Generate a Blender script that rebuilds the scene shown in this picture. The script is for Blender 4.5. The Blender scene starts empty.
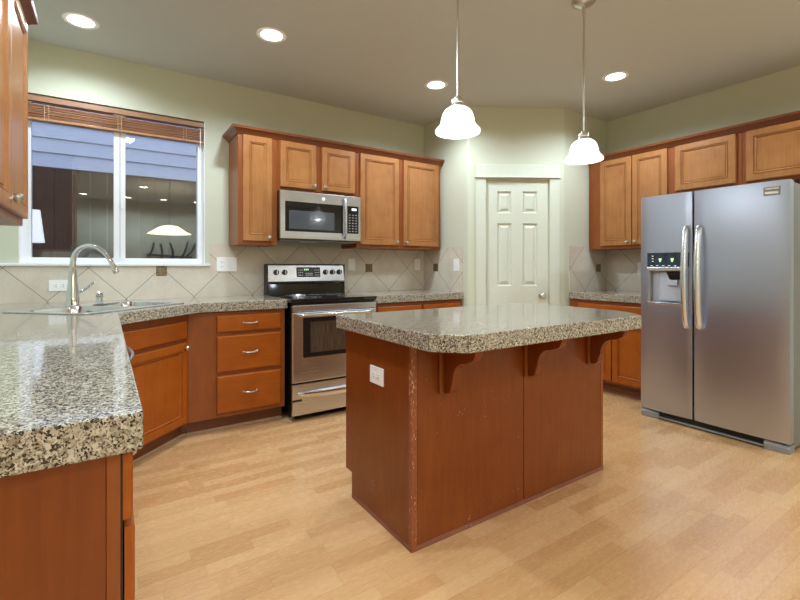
import bpy, bmesh, math, random
from mathutils import Vector, Matrix
random.seed(7)
SC = bpy.context.scene
COL = SC.collection
PI = math.pi

# ------------------------------------------------------------------ camera, world, lights, exposure
FPX, YAW, HZ, CAMH = 441.66, 33.62, 267.13, 1.158
cam = bpy.data.cameras.new('camera')
cam.sensor_fit = 'HORIZONTAL'; cam.sensor_width = 36.0
cam.lens = FPX / 800 * 36.0
cam.shift_x = 0.0
cam.shift_y = -(300 - HZ) / 800
cam.clip_start = 0.02
camo = bpy.data.objects.new('camera', cam); COL.objects.link(camo)
camo.location = (0, 0, CAMH)
camo.rotation_euler = (PI / 2, 0, -math.radians(YAW))
SC.camera = camo

SC.view_settings.view_transform = 'Standard'
SC.view_settings.look = 'None'
SC.view_settings.gamma = 1.0
SC.view_settings.use_curve_mapping = False
SC.view_settings.exposure = 0.06
SC.cycles.use_denoising = True
SC.cycles.max_bounces = 10
SC.cycles.diffuse_bounces = 6
SC.cycles.glossy_bounces = 5
SC.cycles.transparent_max_bounces = 12
SC.cycles.sample_clamp_indirect = 6.0
SC.cycles.caustics_reflective = False
SC.cycles.caustics_refractive = False

world = bpy.data.worlds.new('dusk_sky'); SC.world = world
world.use_nodes = True
bg = world.node_tree.nodes['Background']
bg.inputs['Color'].default_value = (0.53, 0.66, 0.96, 1)
bg.inputs['Strength'].default_value = 2.1

CAN_W = 40.0          # each recessed ceiling spot
CAN_COL = (0.86, 1.0, 1.14)
PEND_W = 2.0
PEND_COL = (0.95, 1.0, 0.98)
CEIL = 2.71
D, R, LX = 3.904, 4.446, -0.60     # back wall, right wall, left wall
CANS = [(-0.133, 3.433), (0.92, 2.935), (2.341, 2.963), (3.452, 2.023)]
FILL_CANS = [(.22, 1.85), (.4, -3.55), (1.8, -3.55), (1.1, -3.5), (-.4, -3.5), (3.75, 0.35), (1.5, -1.0), (0.15, 0.75), (0.6, -1.9), (3.2, -2.3), (-1.8, -1.0)]  # unseen cans added as fill and to wash the rear wall

# ------------------------------------------------------------------ node helpers
class NT:
    def __init__(self, name):
        self.mat = bpy.data.materials.new(name); self.mat.use_nodes = True
        self.t = self.mat.node_tree; self.p = self.t.nodes['Principled BSDF']
        self.out = self.t.nodes['Material Output']
    def n(self, kind, **kw):
        nd = self.t.nodes.new(kind)
        for k, v in kw.items(): setattr(nd, k, v)
        return nd
    def put(self, sock, v):
        if isinstance(v, bpy.types.NodeSocket): self.t.links.new(v, sock)
        elif isinstance(v, (tuple, list)) and len(v) == 3 and sock.type == 'RGBA': sock.default_value = (*v, 1)
        else: sock.default_value = v
    def m(self, op, a, b=None, c=None):
        nd = self.n('ShaderNodeMath', operation=op)
        self.put(nd.inputs[0], a)
        if b is not None: self.put(nd.inputs[1], b)
        if c is not None: self.put(nd.inputs[2], c)
        return nd.outputs[0]
    def obj(self): return self.n('ShaderNodeTexCoord').outputs['Object']
    def xyz(self, v=None):
        s = self.n('ShaderNodeSeparateXYZ'); self.put(s.inputs[0], v or self.obj()); return s.outputs
    def comb(self, x, y, z):
        c = self.n('ShaderNodeCombineXYZ')
        for i, v in enumerate((x, y, z)): self.put(c.inputs[i], v)
        return c.outputs[0]
    def mapping(self, v, scale=(1, 1, 1), loc=(0, 0, 0), rot=(0, 0, 0)):
        mp = self.n('ShaderNodeMapping'); self.put(mp.inputs['Vector'], v)
        mp.inputs['Scale'].default_value = scale; mp.inputs['Location'].default_value = loc
        mp.inputs['Rotation'].default_value = rot
        return mp.outputs[0]
    def noise(self, v, scale, detail=4, rough=.55, dist=0.0):
        nd = self.n('ShaderNodeTexNoise'); self.put(nd.inputs['Vector'], v)
        nd.inputs['Scale'].default_value = scale; nd.inputs['Detail'].default_value = detail
        nd.inputs['Roughness'].default_value = rough; nd.inputs['Distortion'].default_value = dist
        return nd.outputs[0]
    def ramp(self, f, stops, interp='LINEAR'):
        nd = self.n('ShaderNodeValToRGB'); nd.color_ramp.interpolation = interp
        e = nd.color_ramp.elements
        while len(e) < len(stops): e.new(0.5)
        for el, (p, c) in zip(e, stops):
            el.position = p; el.color = (*c, 1) if len(c) == 3 else c
        self.put(nd.inputs[0], f); return nd.outputs[0]
    def mix(self, f, a, b, blend='MIX'):
        nd = self.n('ShaderNodeMix', data_type='RGBA', blend_type=blend)
        self.put(nd.inputs[0], f); self.put(nd.inputs[6], a); self.put(nd.inputs[7], b)
        return nd.outputs[2]
    def bump(self, hgt, strength=.2, dist=.002):
        nd = self.n('ShaderNodeBump'); nd.inputs['Strength'].default_value = strength
        nd.inputs['Distance'].default_value = dist
        self.put(nd.inputs['Height'], hgt); self.put(self.p.inputs['Normal'], nd.outputs[0])
    def set(self, **kw):
        names = dict(col='Base Color', rough='Roughness', metal='Metallic', coat='Coat Weight', coatr='Coat Roughness',
                     spec='Specular IOR Level', ior='IOR', ecol='Emission Color', estr='Emission Strength',
                     trans='Transmission Weight', aniso='Anisotropic', alpha='Alpha', sss='Subsurface Weight')
        for k, v in kw.items(): self.put(self.p.inputs[names[k]], v)
        return self.mat

def plain(name, col, rough=.5, metal=0, **kw):
    n = NT(name)
    v = n.noise(n.obj(), 35, 3)
    c2 = tuple(min(1, c * 1.015 + .001) for c in col); c1 = tuple(c * .985 for c in col)
    return n.set(col=n.ramp(v, [(.3, c1), (.7, c2)]), rough=rough, metal=metal, **kw)

def wood(name, dark, light, rough=.34, grain='Z', blotch=.55, coat=.06, wear=0.0):
    n = NT(name); o = n.obj()
    sc = {'Z': (16, 16, 1.3), 'X': (1.3, 16, 16), 'Y': (16, 1.3, 16)}[grain]
    g = n.noise(n.mapping(o, sc), 3.0, 7, .6, .6)
    f = n.noise(n.mapping(o, tuple(s * 5 for s in sc)), 3.0, 3, .6)
    b = n.noise(o, 6.5, 3, .55)
    t = n.m('ADD', n.m('MULTIPLY', g, .40), n.m('ADD', n.m('MULTIPLY', f, .10), n.m('ADD', n.m('MULTIPLY', b, blotch * .84), .17 - blotch * .17)))
    c = n.ramp(t, [(.30, dark), (.72, light)])
    if wear:
        w = n.noise(n.mapping(o, (1, 1, .3)), 230, 2, .7)
        big = n.noise(o, 5, 2)
        c = n.mix(n.m('GREATER_THAN', n.m('ADD', w, n.m('MULTIPLY', big, .42)), wear), c, (.74, .64, .49))
    n.bump(f, .05, .001)
    return n.set(col=c, rough=rough, coat=coat, coatr=.2, spec=.38)

M = {}
def paint(name, col, rough=.75):
    n = NT(name); v = n.noise(n.obj(), 260, 3)
    n.bump(v, .10, .001)
    b = n.noise(n.obj(), 1.2, 2)
    return n.set(col=n.ramp(b, [(.3, tuple(c * .985 for c in col)), (.7, col)]), rough=rough)
M['wall'] = paint('wall_paint', (.615, .635, .495))
M['ceil'] = paint('ceiling_paint', (.60, .635, .63))
M['trim'] = plain('trim_paint', (.66, .69, .575), .35)
M['vinyl'] = plain('white_vinyl', (.84, .85, .86), .35)
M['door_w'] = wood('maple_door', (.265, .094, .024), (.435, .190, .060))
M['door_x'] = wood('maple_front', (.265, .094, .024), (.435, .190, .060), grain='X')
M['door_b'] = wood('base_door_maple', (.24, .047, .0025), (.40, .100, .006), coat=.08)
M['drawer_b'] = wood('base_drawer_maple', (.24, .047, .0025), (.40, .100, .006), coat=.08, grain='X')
M['frame'] = wood('cherry_frame', (.195, .047, .009), (.32, .094, .019), blotch=.35)
M['frame_x'] = wood('cherry_rail', (.135, .036, .011), (.235, .072, .022), grain='X', blotch=.35)
M['panel'] = wood('cherry_panel', (.150, .031, .0045), (.26, .066, .010), blotch=.3, rough=.3)
M['panel_w'] = wood('cherry_panel_worn', (.150, .031, .0045), (.26, .066, .010), blotch=.3, rough=.3, wear=.985)
M['post_w'] = wood('cherry_post_worn', (.20, .055, .018), (.33, .105, .035), blotch=.3, rough=.3, wear=.875)
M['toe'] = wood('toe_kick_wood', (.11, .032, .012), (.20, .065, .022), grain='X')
M['shoe'] = wood('shoe_molding_wood', (.16, .05, .03), (.30, .12, .075), grain='X', wear=.93)
M['shoe_p'] = wood('pale_shoe_molding', (.36, .22, .14), (.58, .42, .30), grain='X')
M['blind'] = wood('blind_wood', (.32, .13, .055), (.54, .28, .15), grain='X', rough=.4)
M['valance'] = wood('valance_wood', (.32, .16, .085), (.44, .25, .15), grain='X', rough=.4)
M['black'] = plain('black_enamel', (.008, .008, .009), .25)
M['blackp'] = plain('black_plastic', (.02, .02, .022), .45)
M['bglass'] = plain('black_glass', (.006, .007, .008), .06, coat=.5)
M['chrome'] = plain('chrome', (.80, .82, .85), .07, 1.0)
M['nickel'] = plain('satin_nickel', (.62, .60, .55), .28, 1.0)
M['white'] = plain('white_plastic', (.93, .93, .92), .35)
M['greyp'] = plain('grey_plastic', (.26, .27, .28), .45)
M['lgrey'] = plain('light_grey_plastic', (.55, .61, .71), .32)
M['fside'] = plain('fridge_side', (.20, .205, .19), .5)
M['slot'] = plain('outlet_slot', (.03, .03, .03), .6)
M['grout'] = plain('dark_grout', (.12, .10, .08), .8)
M['accent'] = None

def steel(name, col=(.66, .69, .745), rough=.27, axis='X'):
    n = NT(name); o = n.obj()
    sc = (2, 2, 420) if axis == 'X' else (420, 420, 2)
    v = n.noise(n.mapping(o, sc), 1.0, 3)
    n.bump(v, .008, .0004)
    r = n.m('ADD', n.m('MULTIPLY', v, .05), rough - .03)
    return n.set(col=col, rough=r, metal=1.0, aniso=.4)
M['steel'] = steel('brushed_steel')
M['steel_f'] = steel('fridge_steel', (.54, .60, .74), .35, 'Z')
M['sink'] = steel('sink_steel', (.78, .81, .86), .14)
M['handle'] = plain('polished_handle', (.74, .75, .77), .16, 1.0)

def granite(name):
    n = NT(name); o = n.obj()
    nn = n.n('ShaderNodeTexNoise'); nn.inputs['Scale'].default_value = 130; n.put(nn.inputs['Vector'], o)
    sc = n.n('ShaderNodeVectorMath', operation='SCALE'); n.put(sc.inputs[0], nn.outputs['Color']); sc.inputs['Scale'].default_value = .010
    add = n.n('ShaderNodeVectorMath', operation='ADD'); n.put(add.inputs[0], o); n.put(add.inputs[1], sc.outputs[0])
    def cells(scale):
        vv = n.n('ShaderNodeTexVoronoi'); vv.inputs['Scale'].default_value = scale; n.put(vv.inputs['Vector'], add.outputs[0])
        q = n.n('ShaderNodeSeparateColor'); n.put(q.inputs[0], vv.outputs['Color']); return q.outputs
    big = cells(150); small = cells(330)
    base = n.ramp(big[0], [(0, (.20, .17, .12)), (.3, (.385, .345, .255)), (.6, (.51, .47, .365)), (1, (.61, .58, .475))])
    mid = n.ramp(small[1], [(0, (.07, .052, .035)), (.5, (.31, .26, .185)), (1, (.56, .525, .44))])
    c = n.mix(n.m('MULTIPLY', n.m('GREATER_THAN', small[0], .55), .75), base, mid)
    cl = n.noise(o, 95, 2)
    dark = n.m('LESS_THAN', n.m('ADD', n.m('MULTIPLY', small[2], .55), n.m('MULTIPLY', cl, .9)), .59)
    c = n.mix(dark, c, n.ramp(big[1], [(.2, (.014, .012, .010)), (.9, (.06, .047, .035))]))
    return n.set(col=c, rough=.10, spec=.42, coat=.30, coatr=.02)
M['granite'] = granite('granite_tile')

def tile(name, axis, a0, b0, per=.465):
    n = NT(name); o = n.obj(); x = n.xyz(o)
    a = n.m('SUBTRACT', x[0 if axis == 'X' else 1], a0); b = n.m('SUBTRACT', x[2], b0)
    u = n.m('DIVIDE', n.m('ADD', a, b), per); v = n.m('DIVIDE', n.m('SUBTRACT', a, b), per)
    def dist(t): return n.m('ABSOLUTE', n.m('SUBTRACT', n.m('FRACT', n.m('ADD', t, .5)), .5))
    line = n.m('LESS_THAN', n.m('MINIMUM', dist(u), dist(v)), .0055)
    wn = n.n('ShaderNodeTexWhiteNoise'); n.put(wn.inputs['Vector'], n.comb(n.m('FLOOR', u), n.m('FLOOR', v), 0.3))
    cl = n.noise(n.mapping(o, (1, 1, 1)), 5, 5, .6)
    sp = n.noise(o, 55, 3)
    t = n.m('ADD', n.m('MULTIPLY', cl, .7), n.m('ADD', n.m('MULTIPLY', wn.outputs[0], .12), n.m('MULTIPLY', sp, .2)))
    c = n.ramp(t, [(.32, (.60, .53, .43)), (.68, (.75, .68, .57))])
    c = n.mix(line, c, (.20, .175, .145))
    n.bump(n.m('SUBTRACT', 1.0, line), .3, .002)
    return n.set(col=c, rough=n.m('ADD', .33, n.m('MULTIPLY', line, .5)))
def accent_mat():
    n = NT('accent_tile'); o = n.obj()
    v = n.n('ShaderNodeTexVoronoi'); v.inputs['Scale'].default_value = 70; n.put(v.inputs['Vector'], o)
    w = n.noise(o, 90, 3)
    n.bump(w, .6, .004)
    return n.set(col=n.ramp(n.m('ADD', n.m('MULTIPLY', w, .7), n.m('MULTIPLY', v.outputs[0], .6)),
                 [(.3, (.05, .036, .018)), (.75, (.27, .20, .105))]), rough=.35, metal=.3)
M['accent'] = accent_mat()

def floor_mat():
    n = NT('maple_laminate'); o = n.obj(); x = n.xyz(o)
    W, L = .066, .41
    rowf = n.m('DIVIDE', x[1], W); row = n.m('FLOOR', rowf)
    wn0 = n.n('ShaderNodeTexWhiteNoise', noise_dimensions='1D'); n.put(wn0.inputs['W'], row)
    lenf = n.m('DIVIDE', n.m('ADD', x[0], n.m('MULTIPLY', wn0.outputs[0], 3.7)), L); colu = n.m('FLOOR', lenf)
    wn = n.n('ShaderNodeTexWhiteNoise'); n.put(wn.inputs['Vector'], n.comb(row, colu, .5))
    off = n.comb(n.m('MULTIPLY', wn.outputs[0], 9.0), n.m('MULTIPLY', wn.outputs[0], 5.0), 0)
    add = n.n('ShaderNodeVectorMath', operation='ADD'); n.put(add.inputs[0], o); n.put(add.inputs[1], off)
    g = n.noise(n.mapping(add.outputs[0], (1.6, 22, 1)), 3, 6, .6, .8)
    fine = n.noise(n.mapping(add.outputs[0], (9, 160, 1)), 3, 2, .6)
    t = n.m('ADD', n.m('MULTIPLY', wn.outputs[0], .34), n.m('ADD', n.m('MULTIPLY', g, .52), n.m('MULTIPLY', fine, .07)))
    c = n.ramp(t, [(.18, (.50, .258, .100)), (.5, (.615, .357, .158)), (.85, (.70, .445, .222))])
    def edge(f, w): return n.m('LESS_THAN', n.m('SUBTRACT', .5, n.m('ABSOLUTE', n.m('SUBTRACT', n.m('FRACT', f), .5))), w)
    e3 = edge(n.m('DIVIDE', rowf, 3.0), .0045)
    e1 = n.m('MULTIPLY', n.m('MAXIMUM', edge(rowf, .012), edge(lenf, .0022)), .35)
    e = n.m('MAXIMUM', n.m('MULTIPLY', e3, .55), e1)
    c = n.mix(e, c, (.26, .13, .055))
    return n.set(col=c, rough=n.m('ADD', .22, n.m('MULTIPLY', fine, .1)), coat=.15, coatr=.12)
M['floor'] = floor_mat()

def emit(name, col, strength):
    n = NT(name); v = n.noise(n.obj(), 12, 2)
    return n.set(col=(.9, .9, .9), rough=.4, ecol=n.ramp(v, [(.3, tuple(c * .96 for c in col)), (.7, col)]), estr=strength)
M['lens'] = emit('lamp_lens', (1.0, .97, .90), 14.0)
M['shade'] = emit('alabaster_shade', (.97, .99, 1.0), 1.35)
M['dshade'] = emit('dining_shade', (1.0, .80, .50), 11.0)
M['shape_glow'] = emit('tapered_shape_glow', (.82, .90, 1.0), .75)
M['green'] = emit('green_digits', (.25, 1.0, .10), .75)
M['wdot'] = emit('display_dots', (.8, .9, 1.0), .7)
def glass_mat():
    n = NT('window_glass'); t = n.t
    tr = n.n('ShaderNodeBsdfTransparent'); gl = n.n('ShaderNodeBsdfGlossy')
    gl.inputs['Roughness'].default_value = 0.0
    v = n.noise(n.obj(), 1.3, 1)
    n.put(gl.inputs['Color'], n.ramp(v, [(.2, (.92, .96, .98)), (.8, (.97, .99, 1.0))]))
    fr = n.n('ShaderNodeFresnel'); fr.inputs['IOR'].default_value = 2.3
    mx = n.n('ShaderNodeMixShader'); n.put(mx.inputs[0], fr.outputs[0])
    t.links.new(tr.outputs[0], mx.inputs[1]); t.links.new(gl.outputs[0], mx.inputs[2])
    t.links.new(mx.outputs[0], n.out.inputs['Surface']); return n.mat
M['glass'] = glass_mat()

# ------------------------------------------------------------------ mesh helpers
def obj(name, bm, mat, parent=None, smooth=None, bevel=None, recalc=True):
    if recalc: bmesh.ops.recalc_face_normals(bm, faces=bm.faces)
    me = bpy.data.meshes.new(name); bm.to_mesh(me); bm.free()
    me.materials.append(mat)
    o = bpy.data.objects.new(name, me); COL.objects.link(o)
    if parent: o.parent = parent
    if smooth is not None:
        for p in me.polygons: p.use_smooth = True
        me.set_sharp_from_angle(angle=math.radians(smooth))
    if bevel:
        md = o.modifiers.new('bevel', 'BEVEL'); md.width = bevel; md.segments = 2
        md.limit_method = 'ANGLE'; md.angle_limit = math.radians(38)
    return o
def thing(name, label, cat, loc=(0, 0, 0), rz=0.0, group=None):
    o = bpy.data.objects.new(name, None); COL.objects.link(o)
    o.empty_display_size = .1
    o.location = loc; o.rotation_euler = (0, 0, rz)
    return tag(o, label, cat, group)
def tag(o, label, cat, group=None):
    o['label'] = label; o['category'] = cat
    if group: o['group'] = group
    return o
def struct(o, label=None, cat=None):
    o['kind'] = 'structure'
    if label: o['label'] = label
    if cat: o['category'] = cat
    return o
def copy_tree(o, parent=None):
    c = o.copy(); COL.objects.link(c)
    if parent: c.parent = parent
    for ch in list(o.children): copy_tree(ch, c)
    return c
def new(): return bmesh.new()
def box(bm, x0, x1, y0, y1, z0, z1, bev=0.0, seg=2, mat=None):
    vs = [bm.verts.new((x, y, z)) for x in (x0, x1) for y in (y0, y1) for z in (z0, z1)]
    fs = [(0, 1, 3, 2), (4, 6, 7, 5), (0, 4, 5, 1), (2, 3, 7, 6), (0, 2, 6, 4), (1, 5, 7, 3)]
    faces = [bm.faces.new([vs[i] for i in f]) for f in fs]
    if bev:
        edges = list({e for f in faces for e in f.edges})
        r = bmesh.ops.bevel(bm, geom=edges, offset=bev, segments=seg, affect='EDGES', profile=.6)
        vs = list({v for v in vs if v.is_valid} | set(r['verts']))
    if mat: bmesh.ops.transform(bm, matrix=mat, verts=vs)
    return bm
def B(*a, **k): return box(new(), *a, **k)
def prism(outline, z0, z1, holes=(), bm=None, axis='Z'):
    """extruded polygon with optional holes; axis says along which local axis it is extruded"""
    bm = bm or new()
    def P(p, z):
        if axis == 'Z': return (p[0], p[1], z)
        if axis == 'X': return (z, p[0], p[1])
        return (p[0], z, p[1])
    loops = [outline] + list(holes)
    for z in (z0, z1):
        rings = []; edges = []
        for lp in loops:
            vs = [bm.verts.new(P(p, z)) for p in lp]; rings.append(vs)
            edges += [bm.edges.new((vs[i], vs[(i + 1) % len(vs)])) for i in range(len(vs))]
        if holes: bmesh.ops.triangle_fill(bm, use_beauty=True, use_dissolve=False, edges=edges)
        else: bm.faces.new(rings[0])
        if z == z0: low = rings
    for a, b in zip(low, rings):
        for i in range(len(a)):
            j = (i + 1) % len(a)
            bm.faces.new((a[i], a[j], b[j], b[i]))
    return bm
def rrect(x0, x1, y0, y1, r, n=6):
    pts = []
    for cx, cy, a in ((x1 - r, y1 - r, 0), (x0 + r, y1 - r, 90), (x0 + r, y0 + r, 180), (x1 - r, y0 + r, 270)):
        for i in range(n + 1):
            t = math.radians(a + 90 * i / n); pts.append((cx + r * math.cos(t), cy + r * math.sin(t)))
    return pts
def loft(rings, bm=None, cap0=True, cap1=True):
    bm = bm or new()
    V = [[bm.verts.new(p) for p in r] for r in rings]
    n = len(V[0])
    for a, b in zip(V, V[1:]):
        for i in range(n):
            j = (i + 1) % n; bm.faces.new((a[i], a[j], b[j], b[i]))
    if cap0: bm.faces.new(V[0][::-1])
    if cap1: bm.faces.new(V[-1])
    return bm
def lathe(prof, c=(0, 0, 0), seg=32, bm=None, cap0=True, cap1=True, mat=None):
    rings = []
    for r, z in prof:
        ring = []
        for i in range(seg):
            a = 2 * PI * i / seg
            v = Vector((r * math.cos(a), r * math.sin(a), z))
            if mat: v = mat @ v
            ring.append((v[0] + c[0], v[1] + c[1], v[2] + c[2]))
        rings.append(ring)
    return loft(rings, bm, cap0, cap1)
def tube(pts, rad, seg=12, bm=None):
    pts = [Vector(p) for p in pts]
    if not isinstance(rad, (list, tuple)): rad = [rad] * len(pts)
    rings = []; up = None
    for i, p in enumerate(pts):
        t = (pts[min(i + 1, len(pts) - 1)] - pts[max(i - 1, 0)]).normalized()
        if up is None: up = t.orthogonal().normalized()
        else:
            up = (up - t * up.dot(t)).normalized()
        s = t.cross(up)
        r = rad[i]
        rx, ry = (r if isinstance(r, tuple) else (r, r))
        rings.append([tuple(p + up * (rx * math.cos(2 * PI * k / seg)) + s * (ry * math.sin(2 * PI * k / seg))) for k in range(seg)])
    return loft(rings, bm)
def curve_pts(ctrl, n=8):
    """Catmull-Rom through the control points"""
    c = [Vector(p) for p in ctrl]; c = [c[0] * 2 - c[1]] + c + [c[-1] * 2 - c[-2]]
    out = []
    for i in range(1, len(c) - 2):
        for k in range(n):
            t = k / n
            out.append(.5 * ((2 * c[i]) + (c[i + 1] - c[i - 1]) * t + (2 * c[i - 1] - 5 * c[i] + 4 * c[i + 1] - c[i + 2]) * t * t
                             + (3 * c[i] - c[i - 1] - 3 * c[i + 1] + c[i + 2]) * t ** 3))
    out.append(c[-2]); return out
def sweep(path, prof, bm=None):
    """mitred sweep of a (outward offset, z) profile along a 2D path; outward is to the right of travel"""
    path = [Vector(p) for p in path]; rings = []
    for i, p in enumerate(path):
        d1 = (path[i] - path[i - 1]).normalized() if i else None
        d2 = (path[i + 1] - path[i]).normalized() if i < len(path) - 1 else None
        ns = [Vector((d[1], -d[0])) for d in (d1, d2) if d is not None]
        if len(ns) == 2:
            m = (ns[0] + ns[1]).normalized(); m = m / m.dot(ns[0])
        else: m = ns[0]
        rings.append([(p[0] + m[0] * o, p[1] + m[1] * o, z) for o, z in prof])
    return loft(rings, bm)
def cut(o, cutter_bms):
    """carve closed shapes out of a mesh object and bake the result"""
    cs = []
    for b in cutter_bms:
        bmesh.ops.recalc_face_normals(b, faces=b.faces)
        me = bpy.data.meshes.new('cut'); b.to_mesh(me); b.free()
        c = bpy.data.objects.new('cut', me); COL.objects.link(c)
        if o.parent: c.parent = o.parent
        md = o.modifiers.new('cut', 'BOOLEAN'); md.operation = 'DIFFERENCE'; md.object = c; md.solver = 'EXACT'
        cs.append(c)
    bpy.context.view_layer.update()
    dg = bpy.context.evaluated_depsgraph_get()
    me = bpy.data.meshes.new_from_object(o.evaluated_get(dg))
    o.modifiers.clear(); old = o.data; o.data = me; me.name = old.name
    for c in cs:
        m = c.data; bpy.data.objects.remove(c); bpy.data.meshes.remove(m)
    return o
def ring_panel(x0, x1, z0, z1, steps, yback):
    """front of a door or drawer: nested rectangles at (inset, y), facing -Y, closed at the back"""
    rings = [[(x0, yback, z0), (x1, yback, z0), (x1, yback, z1), (x0, yback, z1)]]
    for i, y in steps:
        rings.append([(x0 + i, y, z0 + i), (x1 - i, y, z0 + i), (x1 - i, y, z1 - i), (x0 + i, y, z1 - i)])
    return loft(rings)

# ------------------------------------------------------------------ room shell
LXB = -4.2; YR = -4.2       # far left of the open room behind, rear wall
struct(obj('floor', B(LXB - .1, R + .1, YR - .1, D + .1, -.12, 0), M['floor']))
struct(obj('ceiling', B(LXB - .1, R + .1, YR - .1, D + .1, CEIL, CEIL + .15), M['ceil']))
WX0, WX1, WZ0, WZ1 = -.493, .674, 1.180, 2.350
bm = new()
box(bm, LX - .12, WX0, D, D + .14, 0, CEIL); box(bm, WX1, 4.6, D, D + .14, 0, CEIL)
box(bm, WX0, WX1, D, D + .14, 0, WZ0); box(bm, WX0, WX1, D, D + .14, WZ1, CEIL)
struct(obj('wall_back', bm, M['wall']))
struct(obj('wall_left', B(LX - .12, LX, .88, D, 0, CEIL), M['wall']))
struct(obj('wall_right', B(R, R + .12, YR, D, 0, CEIL), M['wall']))
struct(obj('wall_rear', B(LXB, R, YR - .12, YR, 0, CEIL), M['wall']))
bm = new(); box(bm, LXB - .12, LXB, YR, 1.0, 0, CEIL); box(bm, LXB, LX - .12, .88, 1.0, 0, CEIL)
struct(obj('wall_side', bm, M['wall']))
# corner pantry: short return wall, angled wall with the door, short alcove wall
PA, PB = Vector((2.912, 3.194)), Vector((3.723, 2.704))
PDIR = (PB - PA).normalized(); PN = Vector((PDIR[1], -PDIR[0]))     # PN points into the room
if PN.dot(-PA) < 0: PN = -PN
PLEN = (PB - PA).length; PROT = math.atan2(PDIR[1], PDIR[0])
def arc(p, d1, d2, r=.022, n=5):
    a = p - d1 * r; b = p + d2 * r
    return [((1 - t) ** 2) * a + 2 * t * (1 - t) * p + t * t * b for t in [k / n for k in range(n + 1)]]
dret = Vector((0, -1)); dal = Vector((1, 0))
line1 = [Vector((2.912, D))] + arc(PA, dret, PDIR) + [PA + PDIR * .17]
line2 = [PA + PDIR * .803] + arc(PB, PDIR, dal) + [Vector((R, 2.704))]
head = [PA + PDIR * .17, PA + PDIR * .803]
def thick(line, t=.09):
    back = []
    for i, p in enumerate(line):
        ds = []
        if i: ds.append((line[i] - line[i - 1]).normalized())
        if i < len(line) - 1: ds.append((line[i + 1] - line[i]).normalized())
        dd = sum(ds, Vector((0, 0))).normalized()
        nrm = Vector((-dd[1], dd[0])); back.append(p + nrm * t)
    return [tuple(p) for p in line] + [tuple(p) for p in back[::-1]]
bm = prism(thick(line1), 0, CEIL); prism(thick(line2), 0, CEIL, bm=bm); prism(thick(head), 2.012, CEIL, bm=bm)
struct(obj('wall_pantry', bm, M['wall'], smooth=30))

# pantry door: local frame x along the angled wall, y into the pantry
dr = thing('door_1', 'white six panel pantry door closed in the angled corner wall', 'door', (PA[0], PA[1], 0), PROT); struct(dr)
bm = new()
slab = B(.176, .797, .014, .052, .008, 2.004)
so = obj('door_slab', slab, M['trim'], dr)
cutters = []; infill = new()
for z0, z1 in ((1.684, 1.898), (.974, 1.587), (.25, .80)):
    for x0, x1 in ((.288, .432), (.538, .688)):
        cutters.append(loft([[(x0, .012, z0), (x1, .012, z0), (x1, .012, z1), (x0, .012, z1)],
                             [(x0 + .012, .030, z0 + .012), (x1 - .012, .030, z0 + .012), (x1 - .012, .030, z1 - .012), (x0 + .012, .030, z1 - .012)]]))
        loft([[(x0 + .0125, .0299, z0 + .0125), (x1 - .0125, .0299, z0 + .0125), (x1 - .0125, .0299, z1 - .0125), (x0 + .0125, .0299, z1 - .0125)],
              [(x0 + .020, .0296, z0 + .020), (x1 - .020, .0296, z0 + .020), (x1 - .020, .0296, z1 - .020), (x0 + .020, .0296, z1 - .020)],
              [(x0 + .044, .0165, z0 + .044), (x1 - .044, .0165, z0 + .044), (x1 - .044, .0165, z1 - .044), (x0 + .044, .0165, z1 - .044)]], infill)
cut(so, cutters)
obj('raised_panels', infill, M['trim'], dr)
hb = new(); rx = Matrix.Rotation(PI / 2, 4, 'X')
lathe([(.029, 0), (.029, .008), (.013, .014), (.012, .035), (.026, .042), (.027, .058), (.018, .066)], (.728, .014, .882), 24, hb, mat=rx)
hd = obj('door_handle', hb, M['nickel'], dr, smooth=35); hd['label'] = 'round satin nickel door knob'
for z in (1.779, 1.033, .25):
    hg = obj('hinge', tube([(.1755, .008, z - .045), (.1755, .008, z + .045)], .0065, 8), M['nickel'], dr, smooth=40)
obj('strike_plate', B(.796, .8, -.001, .03, .862, .918), M['nickel'], dr)
cs = thing('trim_1', 'white casing boards framing the pantry door', 'door casing', (PA[0], PA[1], 0), PROT); struct(cs)
obj('side_casing', B(.077, .172, -.018, 0, .001, 2.022, .003), M['trim'], cs)
obj('side_casing', B(.800, .896, -.018, 0, .001, 2.022, .003), M['trim'], cs)
obj('head_casing', B(.075, .898, -.022, 0, 2.032, 2.150, .003), M['trim'], cs)
obj('casing_lip', B(.064, .909, -.034, 0, 2.021, 2.034, .003), M['trim'], cs)
bm = new(); box(bm, .164, .176, -.004, .09, .001, 2.012); box(bm, .798, .809, -.004, .09, .001, 2.012); box(bm, .176, .798, -.004, .09, 2.006, 2.018)
obj('jamb', bm, M['trim'], cs)

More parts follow.
